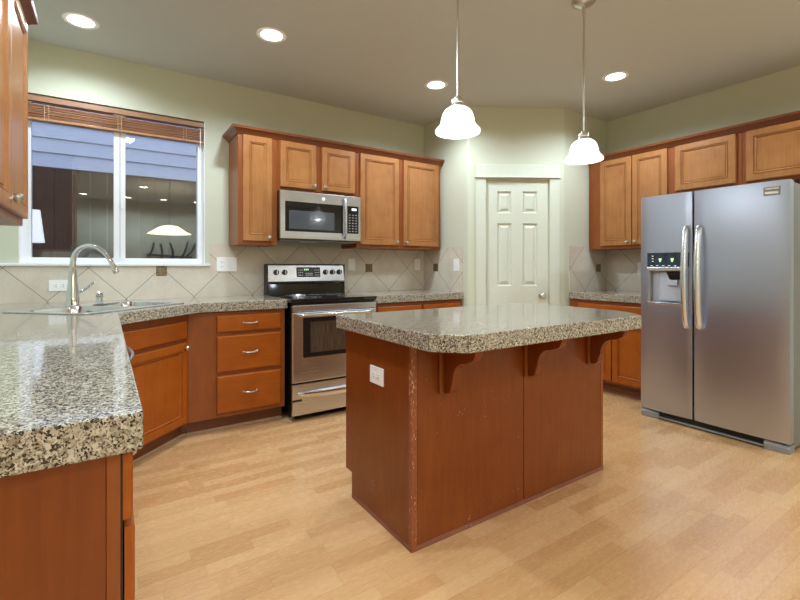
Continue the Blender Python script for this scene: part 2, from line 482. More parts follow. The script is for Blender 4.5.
# window
wn = thing('window_1', 'white vinyl sliding window above the corner sink', 'window'); struct(wn)
fy0, fy1 = D + .055, D + .125
bm = new()
FL, FR, FB, FT = -.434, .626, 1.226, 2.315
prism([(WX0, WZ0 + .004), (WX1, WZ0 + .004), (WX1, WZ1), (WX0, WZ1)], fy0, fy1, [[(FL, FB), (FR, FB), (FR, FT), (FL, FT)]], bm, 'Y')
obj('window_frame', bm, M['vinyl'], wn, bevel=.004)
obj('meeting_stile', B(.046, .121, fy0 - .012, fy1 - .02, FB - .012, FT, .004), M['vinyl'], wn)
obj('sash_bead', B(.084, .0875, fy0 - .0135, fy0 - .011, FB, FT), M['greyp'], wn)
lt = obj('latch', B(.088, .102, fy0 - .026, fy0 - .011, 1.60, 1.66, .003), M['vinyl'], wn)
for nm, x0, x1 in (('glass_pane', FL - .005, .05), ('glass_pane', .117, FR + .005)):
    bm = new(); v = [bm.verts.new(p) for p in ((x0, D + .085, FB - .005), (x1, D + .085, FB - .005), (x1, D + .085, FT + .005), (x0, D + .085, FT + .005))]
    bm.faces.new(v); obj(nm, bm, M['glass'], wn, recalc=False)
obj('window_sill', B(LX + .001, .712, D - .024, D + .056, 1.166, 1.185, .004), M['vinyl'], wn)
bm = new()
box(bm, WX0, WX0 + .006, D - .0, fy0, WZ0 + .005, WZ1); box(bm, WX1 - .006, WX1, D, fy0, WZ0 + .005, WZ1)
obj('window_reveal', bm, M['vinyl'], wn)

# backsplash, one panel per wall face
def splash(name, label, bm, mat): 
    return struct(obj(name, bm, mat), label, 'backsplash')
TZ0, TZ1, TT = .912, 1.352, .009
bm = new()
box(bm, LX, WX1 + .038, D - TT, D, TZ0, 1.167); box(bm, .712, 2.912 - TT, D - TT, D, TZ0, TZ1)
sb = splash('tile_backsplash', 'beige diagonal tile backsplash along the window and stove wall', bm, tile('tile_back', 'X', .125, .92))
def accent(par, wall, a, z, s=.040):
    if wall == 'back': b = B(a - s, a + s, D - TT - .004, D - TT + .002, z - s, z + s, .003)
    elif wall == 'ret': b = B(2.912 - TT - .004, 2.912 - TT + .002, a - s, a + s, z - s, z + s, .003)
    else: b = B(a - s, a + s, 2.704 - TT - .004, 2.704 - TT + .002, z - s, z + s, .003)
    o = obj('accent_tile', b, M['accent'], par); o['label'] = 'small square bronze accent tile'
accent(sb, 'back', .359, 1.128, .038); accent(sb, 'back', 2.211, 1.150)
sr = splash('tile_backsplash', 'beige tile backsplash on the short wall left of the pantry door', B(2.912 - TT, 2.912, 3.262, D - TT, TZ0, 1.360), tile('tile_return', 'Y', 3.681, 1.154))
accent(sr, 'ret', 3.681, 1.154)
sa = splash('tile_backsplash', 'beige tile backsplash on the short wall right of the pantry door', B(3.797, R - TT, 2.704 - TT, 2.704, TZ0, 1.368), tile('tile_alcove', 'X', 4.279, 1.149))
accent(sa, 'alc', 4.279, 1.149)
splash('tile_backsplash', 'beige tile backsplash on the right wall beside the refrigerator', B(R - TT, R, 1.86, 2.704 - TT, TZ0, 1.345), tile('tile_right', 'Y', 2.60, .92))

# baseboard behind (rest of the room)
struct(obj('baseboard_rear', B(LXB, R, YR, YR + .015, 0, .10), M['trim']))

# ------------------------------------------------------------------ cabinets
def knob(par, x, z, y=-.02):
    b = lathe([(.006, 0), (.006, .010), (.0145, .016), (.016, .022), (.012, .029), (.004, .031)], (x, y, z), 20, mat=Matrix.Rotation(PI / 2, 4, 'X'))
    k = obj('knob', b, M['nickel'], par, smooth=40); return k
def pull(par, x, z, y=-.02, w=.095):
    b = tube(curve_pts([(x - w / 2, y + .002, z), (x - w / 2 + .006, y - .018, z + .001), (x - w / 4, y - .027, z), (x, y - .029, z - .001),
                        (x + w / 4, y - .027, z), (x + w / 2 - .006, y - .018, z + .001), (x + w / 2, y + .002, z)], 5), .0048, 10)
    for s in (-1, 1): lathe([(.009, 0), (.008, .004), (.005, .006)], (x + s * w / 2, y, z), 14, b, mat=Matrix.Rotation(PI / 2, 4, 'X'))
    return obj('pull', b, M['nickel'], par, smooth=40)
def cdoor(par, x0, x1, z0, z1, kn=None, mat='door_w', inset=.054, yback=-.0005):
    st = [(0, -.015), (.0015, -.0185), (.005, -.020), (inset - .006, -.020), (inset - .0045, -.0125), (inset - .0015, -.0125), (inset, -.0172), (inset + .004, -.0172), (inset + .011, -.0105), (inset + .0125, -.0085), (inset + .0155, -.0085), (inset + .017, -.0120)]
    d = obj('door', ring_panel(x0, x1, z0, z1, st, yback), M[mat], par)
    if kn: knob(d, *kn)
    return d
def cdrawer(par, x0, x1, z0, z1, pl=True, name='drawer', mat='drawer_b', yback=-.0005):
    st = [(0, -.012), (.002, -.0165), (.008, -.0195), (.012, -.020)]
    d = obj(name, ring_panel(x0, x1, z0, z1, st, yback), M[mat], par)
    if pl: pull(d, (x0 + x1) / 2, (z0 + z1) / 2)
    return d
UZ0, UZ1 = 1.335, 2.215
def wall_cab(label, loc, rz, w, z0, doors, depth=.316, group='upper cabinets'):
    t = thing('wall_cabinet', label, 'cabinet', loc, rz)
    bm = new(); box(bm, 0, w, 0, depth, z0, UZ1, .0015, 1)
    obj('carcass', bm, M['frame'], t)
    for d in doors: cdoor(t, *d)
    return t
BF = 3.584
# back run (faces -Y)
wall_cab('tall narrow single door wall cabinet between the window and microwave', (.859, BF, 0), 0, .311, UZ0, [(.033, .264, 1.366, 2.203, (.238, 1.398))])
wall_cab('short two door wall cabinet directly above the microwave', (1.171, BF, 0), 0, .734, 1.792,
         [(.021, .336, 1.822, 2.203, (.312, 1.853)), (.388, .708, 1.822, 2.203, (.412, 1.853))])
wall_cab('tall two door wall cabinet right of the microwave', (1.906, BF, 0), 0, .979, UZ0,
         [(.030, .452, 1.366, 2.203, (.425, 1.398)), (.508, .942, 1.366, 2.203, (.535, 1.398))])
prof = [(0.0, 2.206), (.008, 2.206), (.012, 2.214), (.030, 2.232), (.046, 2.244), (.050, 2.262), (0.0, 2.262)]
tag(obj('crown_molding', sweep([(.859, D - .002), (.859, BF), (2.900, BF)][::1], [( -o if False else o, z) for o, z in prof]), M['frame_x'], smooth=30),
    'dark wood crown molding topping the cabinets above the stove', 'molding')

# right wall run (faces -X): local x runs toward the camera
RF = 4.114
RR = -PI / 2
wall_cab('tall two door wall cabinet beside the refrigerator', (RF, 2.690, 0), RR, .783, UZ0,
         [(.128, .442, 1.366, 2.203, (.408, 1.396)), (.452, .761, 1.366, 2.203, (.480, 1.396))])
wall_cab('short wall cabinet above the left half of the refrigerator', (RF, 1.906, 0), RR, .520, 1.790, [(.040, .482, 1.816, 2.203)])
wall_cab('short wall cabinet above the right half of the refrigerator', (RF, 1.385, 0), RR, .520, 1.790, [(.028, .478, 1.816, 2.203)])
tag(obj('crown_molding', sweep([(RF, 2.698), (RF, .866), (R - .002, .866)], prof), M['frame_x'], smooth=30),
    'dark wood crown molding topping the cabinets above the refrigerator', 'molding')

# left wall cabinet (faces +X): local x runs toward the back wall
t = wall_cab('wall cabinet with two glossy doors at the left picture edge', (-.302, 1.668, 0), PI / 2, .832, UZ0,
         [(.010, .404, 1.366, 2.203, (.378, 1.398)), (.412, .822, 1.366, 2.203, (.440, 1.412))])
tag(obj('crown_molding', sweep([(-.302, 1.668), (-.302, 2.50), (LX + .002, 2.50)], prof), M['frame_x'], smooth=30),
    'dark wood crown molding on the left edge wall cabinet', 'molding')

# base cabinets
BZ0, BZ1 = .105, .843
def base_cab(label, loc, rz, w, depth=.60, x0=0.0, toe=True, toe_x=None):
    t = thing('base_cabinet', label, 'cabinet', loc, rz)
    obj('carcass', B(x0, w, 0, depth, BZ0, BZ1, .0015, 1), M['frame'], t)
    if toe:
        a, b = toe_x or (x0, w)
        obj('toe_kick', B(a, b, .072, depth - .02, 0, BZ0), M['toe'], t)
    return t
# three-drawer stack left of the stove, with its plain filler
t = base_cab('three drawer base cabinet left of the stove', (.458, 3.271, 0), 0, .668, .622, toe=False)
obj('toe_kick', B(0, .668, .072, .090, 0, BZ0), M['toe'], t)
cdrawer(t, .180, .634, .700, .819); cdrawer(t, .180, .634, .424, .675); cdrawer(t, .180, .634, .135, .396)
sh = obj('shoe_molding', B(0, .668, .058, .073, 0, .018, .005), M['shoe_p'], t)
# diagonal sink cabinet
t = thing('sink_cabinet', 'diagonal corner base cabinet under the sink', 'cabinet', (.019, 2.833, 0), PI / 4)
W45 = .6194
def d45(p):     # world -> local of the diagonal cabinet
    v = Vector((p[0] - .019, p[1] - 2.833)); s = math.sqrt(.5); return (v[0] * s + v[1] * s, -v[0] * s + v[1] * s)
foot = [d45(p) for p in ((.019, 2.833), (.457, 3.271), (.457, D - .012), (-.588, D - .012), (-.588, 2.833))]
obj('carcass', prism(foot, BZ0, .70), M['frame'], t)
obj('face_frame', prism([(0, 0), (W45, 0), (W45, .02), (0, .02)], .70, BZ1), M['frame'], t)
k1, k2, k3, k4 = d45((.427, 3.343)), d45((.4565, 3.343)), d45((.4565, 3.361)), d45((.420, 3.361))
obj('toe_kick', prism([(-.03, .072), k1, k2, k3, k4, (-.03, .090)], 0, BZ0), M['toe'], t)
k1, k2, k3, k4 = d45((.4325, 3.329)), d45((.4565, 3.329)), d45((.4565, 3.3425)), d45((.427, 3.3425))
obj('shoe_molding', prism([(-.03, .058), k1, k2, k3, k4, (-.03, .0715)], 0, .018), M['shoe_p'], t, bevel=.004)
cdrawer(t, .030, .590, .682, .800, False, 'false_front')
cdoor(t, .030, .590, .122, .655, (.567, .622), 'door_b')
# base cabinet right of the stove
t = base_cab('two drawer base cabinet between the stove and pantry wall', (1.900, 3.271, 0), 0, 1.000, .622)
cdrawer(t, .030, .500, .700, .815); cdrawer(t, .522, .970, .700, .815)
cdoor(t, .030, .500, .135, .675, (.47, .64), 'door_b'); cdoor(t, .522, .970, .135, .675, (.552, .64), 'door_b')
# base cabinet near the fridge (faces -X)
t = base_cab('base cabinet with drawer and doors left of the refrigerator', (3.811, 2.690, 0), RR, .80, .615)
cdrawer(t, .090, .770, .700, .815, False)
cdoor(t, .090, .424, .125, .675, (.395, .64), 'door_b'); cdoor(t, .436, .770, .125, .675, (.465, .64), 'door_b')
obj('shoe_molding', B(0, .8, .058, .073, 0, .018, .005), M['shoe'], t)
# left run (faces +X)
t = thing('base_cabinet', 'nearest base cabinet with plain end panel at the lower left corner', 'cabinet', (.019, .890, 0), PI / 2)
obj('carcass', B(.012, .945, .0, .60, BZ0, BZ1), M['frame'], t)
obj('toe_kick', B(.03, .945, .072, .58, 0, BZ0), M['toe'], t)
obj('end_panel', B(0, .012, .019, .612, .0, BZ1, .001, 1), M['panel'], t)
obj('frame_stile', B(-.002, .012, -.001, .019, .0, BZ1, .001, 1), M['frame'], t)
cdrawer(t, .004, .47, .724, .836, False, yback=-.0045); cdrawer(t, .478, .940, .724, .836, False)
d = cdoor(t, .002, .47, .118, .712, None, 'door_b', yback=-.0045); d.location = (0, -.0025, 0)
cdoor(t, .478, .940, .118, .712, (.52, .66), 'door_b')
obj('gap_shade', B(.006, .020, -.0046, -.0008, .118, .836), M['black'], t)  # black strip standing in for the shade in the gap behind the fronts
t = thing('dishwasher', 'stainless dishwasher with bowed bar handle beneath the left counter', 'dishwasher', (.019, 1.840, 0), PI / 2)
obj('tub', B(0, .60, .0, .58, .10, .842), M['blackp'], t)
obj('door', B(.004, .596, -.022, -.001, .115, .838, .004), M['steel'], t)
hp = [(.09, -.022, .80), (.096, -.040, .80), (.17, -.060, .80), (.30, -.070, .80), (.43, -.060, .80), (.504, -.040, .80), (.51, -.022, .80)]
hd = obj('handle', tube(curve_pts(hp, 6), (.008), 12), M['nickel'], t, smooth=40); hd['label'] = 'bowed satin metal bar handle'
obj('toe_kick', B(.0, .60, .07, .10, 0, .10), M['black'], t)
t = base_cab('narrow base cabinet between the dishwasher and sink cabinet', (.019, 2.444, 0), PI / 2, .386, .605)
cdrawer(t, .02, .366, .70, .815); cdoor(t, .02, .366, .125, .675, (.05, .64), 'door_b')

# ------------------------------------------------------------------ countertops
CT, CB = .914, .848
SKC = Vector((-.012, 3.228)); s5 = math.sqrt(.5)
def sk(p): return (SKC[0] + p[0] * s5 - p[1] * s5, SKC[1] + p[0] * s5 + p[1] * s5)
hole = [sk(p) for p in rrect(-.37, .37, -.255, .255, .05)]
poly = [(LX + .001, .862), (.040, .862), (.053, .872), (.053, 2.785), (.522, 3.243), (1.138, 3.243), (1.138, D - TT - .001), (LX + .001, D - TT - .001)]
tag(obj('countertop', prism(poly, CB, CT, [hole]), M['granite'], bevel=.004), 'granite tile countertop wrapping the corner sink and left edge', 'countertop')
tag(obj('countertop', prism([(1.905, 3.243), (2.901, 3.243), (2.901, D - TT - .001), (1.905, D - TT - .001)], CB, CT), M['granite'], bevel=.004),
    'short granite countertop between the stove and pantry wall', 'countertop')
tag(obj('countertop', prism([(3.785, 2.694), (3.785, 1.890), (R - TT - .001, 1.890), (R - TT - .001, 2.694)], CB, CT), M['granite'], bevel=.004),
    'short granite countertop left of the refrigerator', 'countertop')

# ------------------------------------------------------------------ sink, faucet, soap pump
t = thing('sink', 'stainless double bowl corner sink set into the granite counter', 'sink', (SKC[0], SKC[1], CT), PI / 4)
b1 = rrect(-.358, -.018, -.235, .165, .07); b2 = rrect(.018, .358, -.235, .165, .07)
o = obj('rim', prism(rrect(-.39, .39, -.28, .28, .05), .0005, .007, [b1, b2]), M['sink'], t, bevel=.002)
for a, b in ((-.358, -.018), (.018, .358)):
    rings = []
    for ins, z in ((0, .0065), (.004, -.005), (.010, -.05), (.020, -.155), (.034, -.172), (.060, -.18)):
        rings.append([(p[0], p[1], z) for p in rrect(a + ins, b - ins, -.235 + ins, .165 - ins, max(.07 - ins * .5, .03))])
    bw = obj('bowl', loft(rings, cap0=False), M['sink'], t, smooth=50)
    obj('drain', lathe([(.042, -.179), (.042, -.1765), (.030, -.1765), (.028, -.1785)], ((a + b) / 2, -.03, 0), 24), M['chrome'], t, smooth=30)
FX, FY = -.173, 3.407
t = thing('faucet', 'chrome gooseneck faucet arching over the corner sink', 'faucet', (FX, FY, CT + .007))
obj('base', lathe([(.040, 0), (.040, .005), (.037, .012), (.034, .05), (.0275, .13), (.021, .21), (.0185, .235)], seg=28), M['chrome'], t, smooth=40)
dx, dy = (.05 - FX), (3.300 - FY); L = math.hypot(dx, dy); ux, uy = dx / L, dy / L
pts = [(0, .18), (.000, .25), (.008, .305), (.036, .350), (.080, .369), (.128, .362), (.172, .331), (.205, .285), (.222, .250)]
pts = [(p[0] * L / .24 * 1.0, p[1]) for p in pts]
cp = curve_pts([(p[0] * ux, p[0] * uy, p[1]) for p in pts], 6)
obj('spout', tube(cp, [.0185 - .005 * min(1, i / 20) for i in range(len(cp))], 16), M['chrome'], t, smooth=50)
e = Vector(cp[-1]); dn = (Vector(cp[-1]) - Vector(cp[-2])).normalized()
obj('spray_head', tube([e - dn * .004, e + dn * .012, e + dn * .05, e + dn * .056], [.0135, .0165, .018, .015], 16), M['chrome'], t, smooth=40)
lx, ly = .83, .56
cp = curve_pts([(.012 * lx, .012 * ly, .075), (.040 * lx, .040 * ly, .082), (.075 * lx, .075 * ly, .100), (.125 * lx, .125 * ly, .138)], 5)
obj('lever', tube(cp, [.015 if i < 5 else .0085 for i in range(len(cp))], 12), M['chrome'], t, smooth=50)
obj('sensor_button', tube([(.0, -.027, .035), (.002, -.032, .035)], .010, 12), M['chrome'], t, smooth=30)
t = thing('air_gap', 'small chrome cap behind the right sink bowl', 'air gap', (-.038, 3.542, CT + .007))
obj('body', lathe([(.026, 0), (.026, .004), (.020, .008), (.019, .038)], seg=24), M['chrome'], t, smooth=35)
obj('cap', lathe([(.021, .038), (.022, .043), (.022, .066), (.018, .070)], seg=24), M['chrome'], t, smooth=35)

# ------------------------------------------------------------------ stove
RX0, RX1, RY = 1.149, 1.875, 3.172
RWD = RX1 - RX0
t = thing('stove', 'stainless freestanding electric stove with black glass cooktop', 'stove', (RX0, RY, 0))
obj('oven_body', B(.004, RWD - .004, .032, .655, .055, .895), M['black'], t)
for x in (.03, RWD - .03):
    for y in (.08, .6): obj('foot', lathe([(.018, 0), (.018, .012), (.010, .02), (.010, .056)], (x, y, 0), 14), M['greyp'], t)
od = new()
obj('control_strip', B(.002, RWD - .002, .0, .034, .822, .872, .006, 3), M['steel'], t)
# oven door with window opening
dobj = obj('oven_door', B(.002, RWD - .002, 0, .034, .290, .818, .005, 2), M['steel'], t)
wx0, wx1, wz0, wz1 = .088, RWD - .088, .478, .772
cut(dobj, [B(wx0, wx1, -.02, .012, wz0, wz1)])
obj('window_surround', B(wx0 - .004, wx1 + .004, -.0015, .013, wz0 - .004, wz1 + .004, .002), M['black'], dobj)
nb = NT('oven_glass'); vv = nb.noise(nb.mapping(nb.obj(), (60, 1, 4)), 2, 3)
mg = nb.set(col=nb.ramp(vv, [(.3, (.035, .022, .014)), (.7, (.10, .068, .045))]), rough=.08, coat=.6)
obj('window_glass', B(wx0 + .055, wx1 - .055, -.003, .008, wz0 + .030, wz1 - .030), mg, dobj)
obj('window_trim', B(wx0 - .008, wx1 + .008, -.004, .004, wz0 - .014, wz0 - .004, .001), M['handle'], dobj)
cp = curve_pts([(.055, .004, .798), (.062, -.030, .800), (.14, -.046, .800), (RWD / 2, -.052, .800), (RWD - .14, -.046, .800), (RWD - .062, -.030, .800), (RWD - .055, .004, .798)], 8)
hd = obj('handle', tube(cp, (.0125), 14), M['handle'], dobj, smooth=50)
dw = obj('storage_drawer', B(.002, RWD - .002, 0, .034, .046, .278, .005, 2), M['steel'], t)
prof_h = []
for i in range(25):
    u = i / 24; x = .045 + (RWD - .09) * u; k = math.sin(PI * u) ** .45
    prof_h.append([(x, -.001, .222), (x, -.004 - .030 * k, .218 - .004 * k), (x, -.006 - .034 * k, .208 - .010 * k), (x, -.004 - .022 * k, .200 - .030 * k), (x, -.001, .196 - .030 * k)])
hd = obj('handle', loft(prof_h), M['handle'], dw, smooth=50)
obj('scuff_mark', B(.003, .075, -.0012, .001, .150, .166), M['blackp'], dw)
# cooktop
ck = obj('cooktop', prism(rrect(-.012, RWD + .003, -.010, .610, .018, 4), .893, .918), M['bglass'], t, bevel=.005)
for x, y, r in ((.19, .16, .105), (.54, .16, .085), (.19, .44, .085), (.54, .44, .105), (.365, .45, .06)):
    bm = new()
    for q in (r, r * .62): 
        lathe([(q, .9183), (q - .004, .9183), (q - .004, .9187), (q, .9187), (q, .9183)], (x, y, 0), 40, bm, False, False)
    obj('burner_ring', bm, M['greyp'], ck)
# backguard
bgp = [(.602, .916), (.612, 1.005), (.606, 1.018), (.600, 1.024), (.625, 1.176), (.640, 1.186), (.690, 1.186), (.690, .916)]
bg_ = obj('backguard', prism([(.603, .916), (.618, 1.012), (.690, 1.012), (.690, .916)], .006, RWD - .006, axis='X'), M['bglass'], t, bevel=.003)
cpnl = obj('control_panel', prism([(.596, 1.020), (.590, 1.034), (.612, 1.172), (.624, 1.186), (.690, 1.186), (.690, 1.020)], .0, RWD, axis='X'), M['steel'], t, bevel=.006)
obj('end_cap', B(-.006, .003, .60, .69, .916, 1.184, .002), M['blackp'], t)
obj('end_cap', B(RWD - .003, RWD + .004, .60, .69, .916, 1.184, .002), M['blackp'], t)
tilt = math.atan2(.022, .138)
def onpanel(x, z, off):     # a point on the sloped control face
    return Vector((x, .590 + (z - 1.034) * math.tan(tilt) - off, z))
rk = Matrix.Rotation(PI / 2 - tilt, 4, 'X')
for x in (.074, .149, .535, .603, .672):
    p = onpanel(x, 1.112, 0)
    k = lathe([(.0235, -.002), (.0235, .006), (.019, .010), (.0175, .026), (.014, .029)], tuple(p), 20, mat=rk)
    ko = obj('knob', k, M['blackp'], cpnl, smooth=40)
    q = onpanel(x, 1.112, .030)
    obj('pointer', B(q[0] - .003, q[0] + .003, q[1] - .003, q[1] + .004, q[2] - .012, q[2] + .016), M['white'], ko)
bm = new(); c0 = onpanel(.370, 1.113, .002)
box(bm, -.112, .112, -.002, .004, -.044, .044, .004)
bmesh.ops.transform(bm, matrix=Matrix.Translation(c0) @ Matrix.Rotation(-tilt, 4, 'X'), verts=bm.verts)
disp = obj('display', bm, M['black'], cpnl)
def ondisp(x0, x1, z0, z1, nm, mat):
    bm = new(); box(bm, x0, x1, -.0032, 0, z0, z1)
    bmesh.ops.transform(bm, matrix=Matrix.Translation(c0) @ Matrix.Rotation(-tilt, 4, 'X'), verts=bm.verts)
    return bm
bm = new()
for x in (-.042, -.026, -.010):
    box(bm, x, x + .009, -.0034, 0, .016, .030)
bmesh.ops.transform(bm, matrix=Matrix.Translation(c0) @ Matrix.Rotation(-tilt, 4, 'X'), verts=bm.verts)
obj('clock_digits', bm, M['green'], disp)
bm = new()
for i in range(3):
    for j in range(3):
        box(bm, -.098 + i * .016, -.088 + i * .016, -.0032, 0, -.030 + j * .023, -.024 + j * .023)
        box(bm, .056 + i * .017, .066 + i * .017, -.0032, 0, -.030 + j * .023, -.024 + j * .023)
for i in range(4):
    for j in range(2): box(bm, -.030 + i * .018, -.019 + i * .018, -.0032, 0, -.032 + j * .016, -.024 + j * .016)
bmesh.ops.transform(bm, matrix=Matrix.Translation(c0) @ Matrix.Rotation(-tilt, 4, 'X'), verts=bm.verts)
obj('keypad', bm, M['lgrey'], disp)['kind'] = 'stuff'

# ------------------------------------------------------------------ microwave
MX0, MX1, MY, MZ0, MZ1 = 1.172, 1.904, 3.500, 1.386, 1.784
MW, MH = MX1 - MX0, MZ1 - MZ0
t = thing('microwave', 'stainless over the range microwave hung below the short cabinet', 'microwave', (MX0, MY, MZ0))
obj('housing', B(.0, MW, .036, D - MY - TT - .001, 0, MH), M['black'], t)
DW = .580
md = obj('door', B(-.003, DW, 0, .036, .004, MH, .005, 2), M['steel'], t)
cut(md, [B(.036, .556, -.02, .006, .066, .312)])
obj('door_glass', B(.035, .557, .0005, .010, .065, .313), M['bglass'], md)
nw = NT('microwave_window'); vv = nw.noise(nw.obj(), 500, 1)
mwm = nw.set(col=nw.ramp(vv, [(.3, (.045, .05, .06)), (.7, (.09, .10, .115))]), rough=.12, coat=.5)
obj('viewing_window', B(.069, .472, -.0005, .004, .086, .240), mwm, md)
obj('handle', tube(curve_pts([(.566, .004, .030), (.566, -.024, .040), (.566, -.034, .10), (.566, -.037, .20), (.566, -.034, .30), (.566, -.024, .362), (.566, .004, .372)], 6), (.0125), 14), M['steel'], md, smooth=50)
# round emblem
em = obj('emblem', lathe([(.0155, 0), (.0155, .0015), (.0145, .002)], (.372, .0005, .352), 28, mat=Matrix.Rotation(PI / 2, 4, 'X')), M['white'], md, smooth=40)
bm = tube(curve_pts([(.3665, -.0016, .355), (.370, -.0016, .3585), (.3715, -.0016, .353), (.368, -.0016, .347), (.3715, -.0016, .3485)], 4), .0011, 6)
obj('monogram', bm, M['greyp'], em)
bm = tube(curve_pts([(.3785, -.0016, .357), (.3750, -.0016, .355), (.3775, -.0016, .3525), (.3745, -.0016, .350), (.379, -.0016, .347)], 4), .0011, 6)
obj('monogram', bm, M['greyp'], em)
cp_ = obj('control_panel', B(DW + .003, MW, 0, .036, .004, MH, .005, 2), M['steel'], t)
kp = obj('keypad_glass', B(.596, .708, -.002, .006, .068, .312, .002), M['bglass'], cp_)
obj('display', B(.640, .686, -.003, 0, .272, .292), M['wdot'], kp)
bm = new()
for i in range(3):
    for j in range(7): box(bm, .612 + i * .032, .626 + i * .032, -.0028, 0, .086 + j * .024, .091 + j * .024)
obj('keys', bm, M['lgrey'], kp)
obj('vent_grille', B(.02, MW - .02, .05, .30, -.012, .002, .003), M['greyp'], t)
obj('task_light', B(.20, .34, .06, .12, -.016, -.011, .002), M['lgrey'], t)

# ------------------------------------------------------------------ refrigerator (faces -X)
FW = .909
t = thing('refrigerator', 'stainless side by side refrigerator with ice and water dispenser', 'refrigerator', (3.492, 1.841, 0), RR)
obj('cabinet_body', B(.006, FW - .003, .085, .86, .022, 1.690, .004), M['fside'], t)
def bowed(x0, x1, z0, z1, bow=.007, yb=.070, n=14):
    rings = []
    w = x1 - x0
    outl = []
    r = .006
    for i in range(n + 1):
        u = i / n; x = x0 + w * u
        y = -bow * (1 - (2 * u - 1) ** 2) 
        ed = min(u, 1 - u) * w
        if ed < r: y += (r - ed) ** 2 / r * .8
        outl.append((x, y))
    outl += [(x1, yb), (x0, yb)]
    return prism(outl, z0, z1)
FZ0, FZ1 = .066, 1.700
LS, RS = .365, .378
fd = obj('freezer_door', bowed(0, LS, FZ0, FZ1), M['steel_f'], t)
cut(fd, [B(.054, .346, -.05, .055, .888, 1.132), B(.054, .346, -.05, .004, 1.132, 1.268)])
for p in fd.data.polygons: p.use_smooth = True
fd.data.set_sharp_from_angle(angle=math.radians(20))
rd = obj('fresh_food_door', bowed(RS, FW, FZ0, FZ1), M['steel_f'], t, smooth=20)
def bow_y(x): u = x / LS; return -.007 * (1 - (2 * u - 1) ** 2)
dp = obj('dispenser_recess', B(.0545, .3455, .042, .0545, .8885, 1.1315), M['lgrey'], fd)
obj('recess_side', B(.0545, .075, -.002, .0545, .8885, 1.1315), M['greyp'], fd); obj('recess_side', B(.325, .3455, -.002, .0545, .8885, 1.1315), M['greyp'], fd)

# curved light spout wall
prf = []
for i in range(13):
    a = PI * i / 12
    prf.append((.215 - .10 * math.cos(a), .050 - .030 * math.sin(a)))
bm = prism([(p[0], p[1]) for p in prf] + [(.315, .054), (.115, .054)], .905, 1.12)
obj('spout_wall', bm, M['lgrey'], fd, smooth=40)
obj('ice_chute', loft([[(.19, -.002, 1.125), (.30, -.002, 1.125), (.30, .03, 1.125), (.19, .03, 1.125)], [(.212, .004, 1.066), (.282, .004, 1.066), (.282, .026, 1.066), (.212, .026, 1.066)]]), M['black'], fd)
obj('paddle', B(.196, .268, -.002, .016, 1.022, 1.062, .004), M['lgrey'], fd)
obj('drip_tray', B(.050, .350, -.010, .05, .876, .892, .003), M['steel'], fd)
obj('dispenser_bar', B(.054, .346, -.0105, .02, 1.130, 1.158, .004), M['steel'], fd)
pn = NT('dispenser_glass'); vv = pn.xyz()
pm = pn.set(col=pn.ramp(pn.noise(pn.mapping(pn.obj(), (14, 1, 2)), 1.2, 1), [(.42, (.006, .007, .010)), (.58, (.012, .03, .075))]), rough=.08, coat=.5)
pp = obj('dispenser_panel', B(.0545, .3455, -.0075, .003, 1.160, 1.266, .002), pm, fd)
bm = new()
for cx in (.150, .235):
    bm = new(); loft([[(cx - .011, -.0085, 1.222), (cx + .012, -.0085, 1.225), (cx + .012, -.0075, 1.225), (cx - .011, -.0075, 1.222)],
          [(cx - .004, -.0085, 1.196), (cx + .006, -.0085, 1.200), (cx + .006, -.0075, 1.200), (cx - .004, -.0075, 1.196)]], bm)
    obj('indicator', bm, M['green'], pp)
bm = new()
for i in range(6): box(bm, .080 + i * .042, .096 + i * .042, -.0083, -.0070, 1.168, 1.171)
for z in (1.20, 1.22, 1.24): box(bm, .090, .102, -.0083, -.0070, z, z + .004); box(bm, .30, .308, -.0083, -.0070, z - .004, z)
obj('panel_marks', bm, M['wdot'], pp)['kind'] = 'stuff'
M['handle_f'] = plain('fridge_handle_metal', (.70, .735, .82), .26, 1.0)
def fhandle(x, par, lab, sx):
    cp = curve_pts([(x, .000, .725), (x, -.030, .745), (x, -.052, .86), (x, -.062, 1.00), (x, -.064, 1.09), (x, -.062, 1.18), (x, -.052, 1.32), (x, -.030, 1.425), (x, .000, 1.445)], 6)
    n = len(cp)
    rad = [(.019 + .005 * math.sin(PI * i / (n - 1)), .012) for i in range(n)]
    o = obj('handle', tube(cp, rad, 16), M['handle_f'], par, smooth=50)
fhandle(.340, fd, '', 1); fhandle(.424, rd, '', 1)
bd = obj('badge', B(.780, .864, -.0070, -.001, 1.610, 1.664, .001), M['greyp'], rd)
obj('badge_strip', B(.788, .858, -.0080, -.0065, 1.648, 1.657), M['white'], bd)
obj('badge_strip', B(.788, .856, -.0080, -.0065, 1.620, 1.634), M['nickel'], bd)
gr = obj('base_grille', B(.10, FW - .10, .030, .075, .022, .060, .003), M['black'], t)
bm = new()
for i in range(4): box(bm, .11, FW - .11, .026, .032, .026 + i * .009, .0295 + i * .009)
obj('grille_slat', bm, M['blackp'], gr)
obj('grille_rail', B(.09, FW - .09, .010, .034, .010, .020, .003), M['greyp'], t)
for a, b in ((.002, .13), (FW - .13, FW - .002)):
    obj('foot_cover', loft([[(a, .004, 0.001), (b, .012, 0.001), (b, .10, 0.001), (a, .10, 0.001)], [(a, .0, .035), (b, .008, .035), (b, .10, .035), (a, .10, .035)],
                            [(a, .012, .060), (b, .02, .050), (b, .10, .050), (a, .10, .060)]]), M['greyp'], t)
for a in (.03, FW - .10): obj('hinge_cover', B(a, a + .07, .09, .20, 1.688, 1.712, .006), M['greyp'], t)

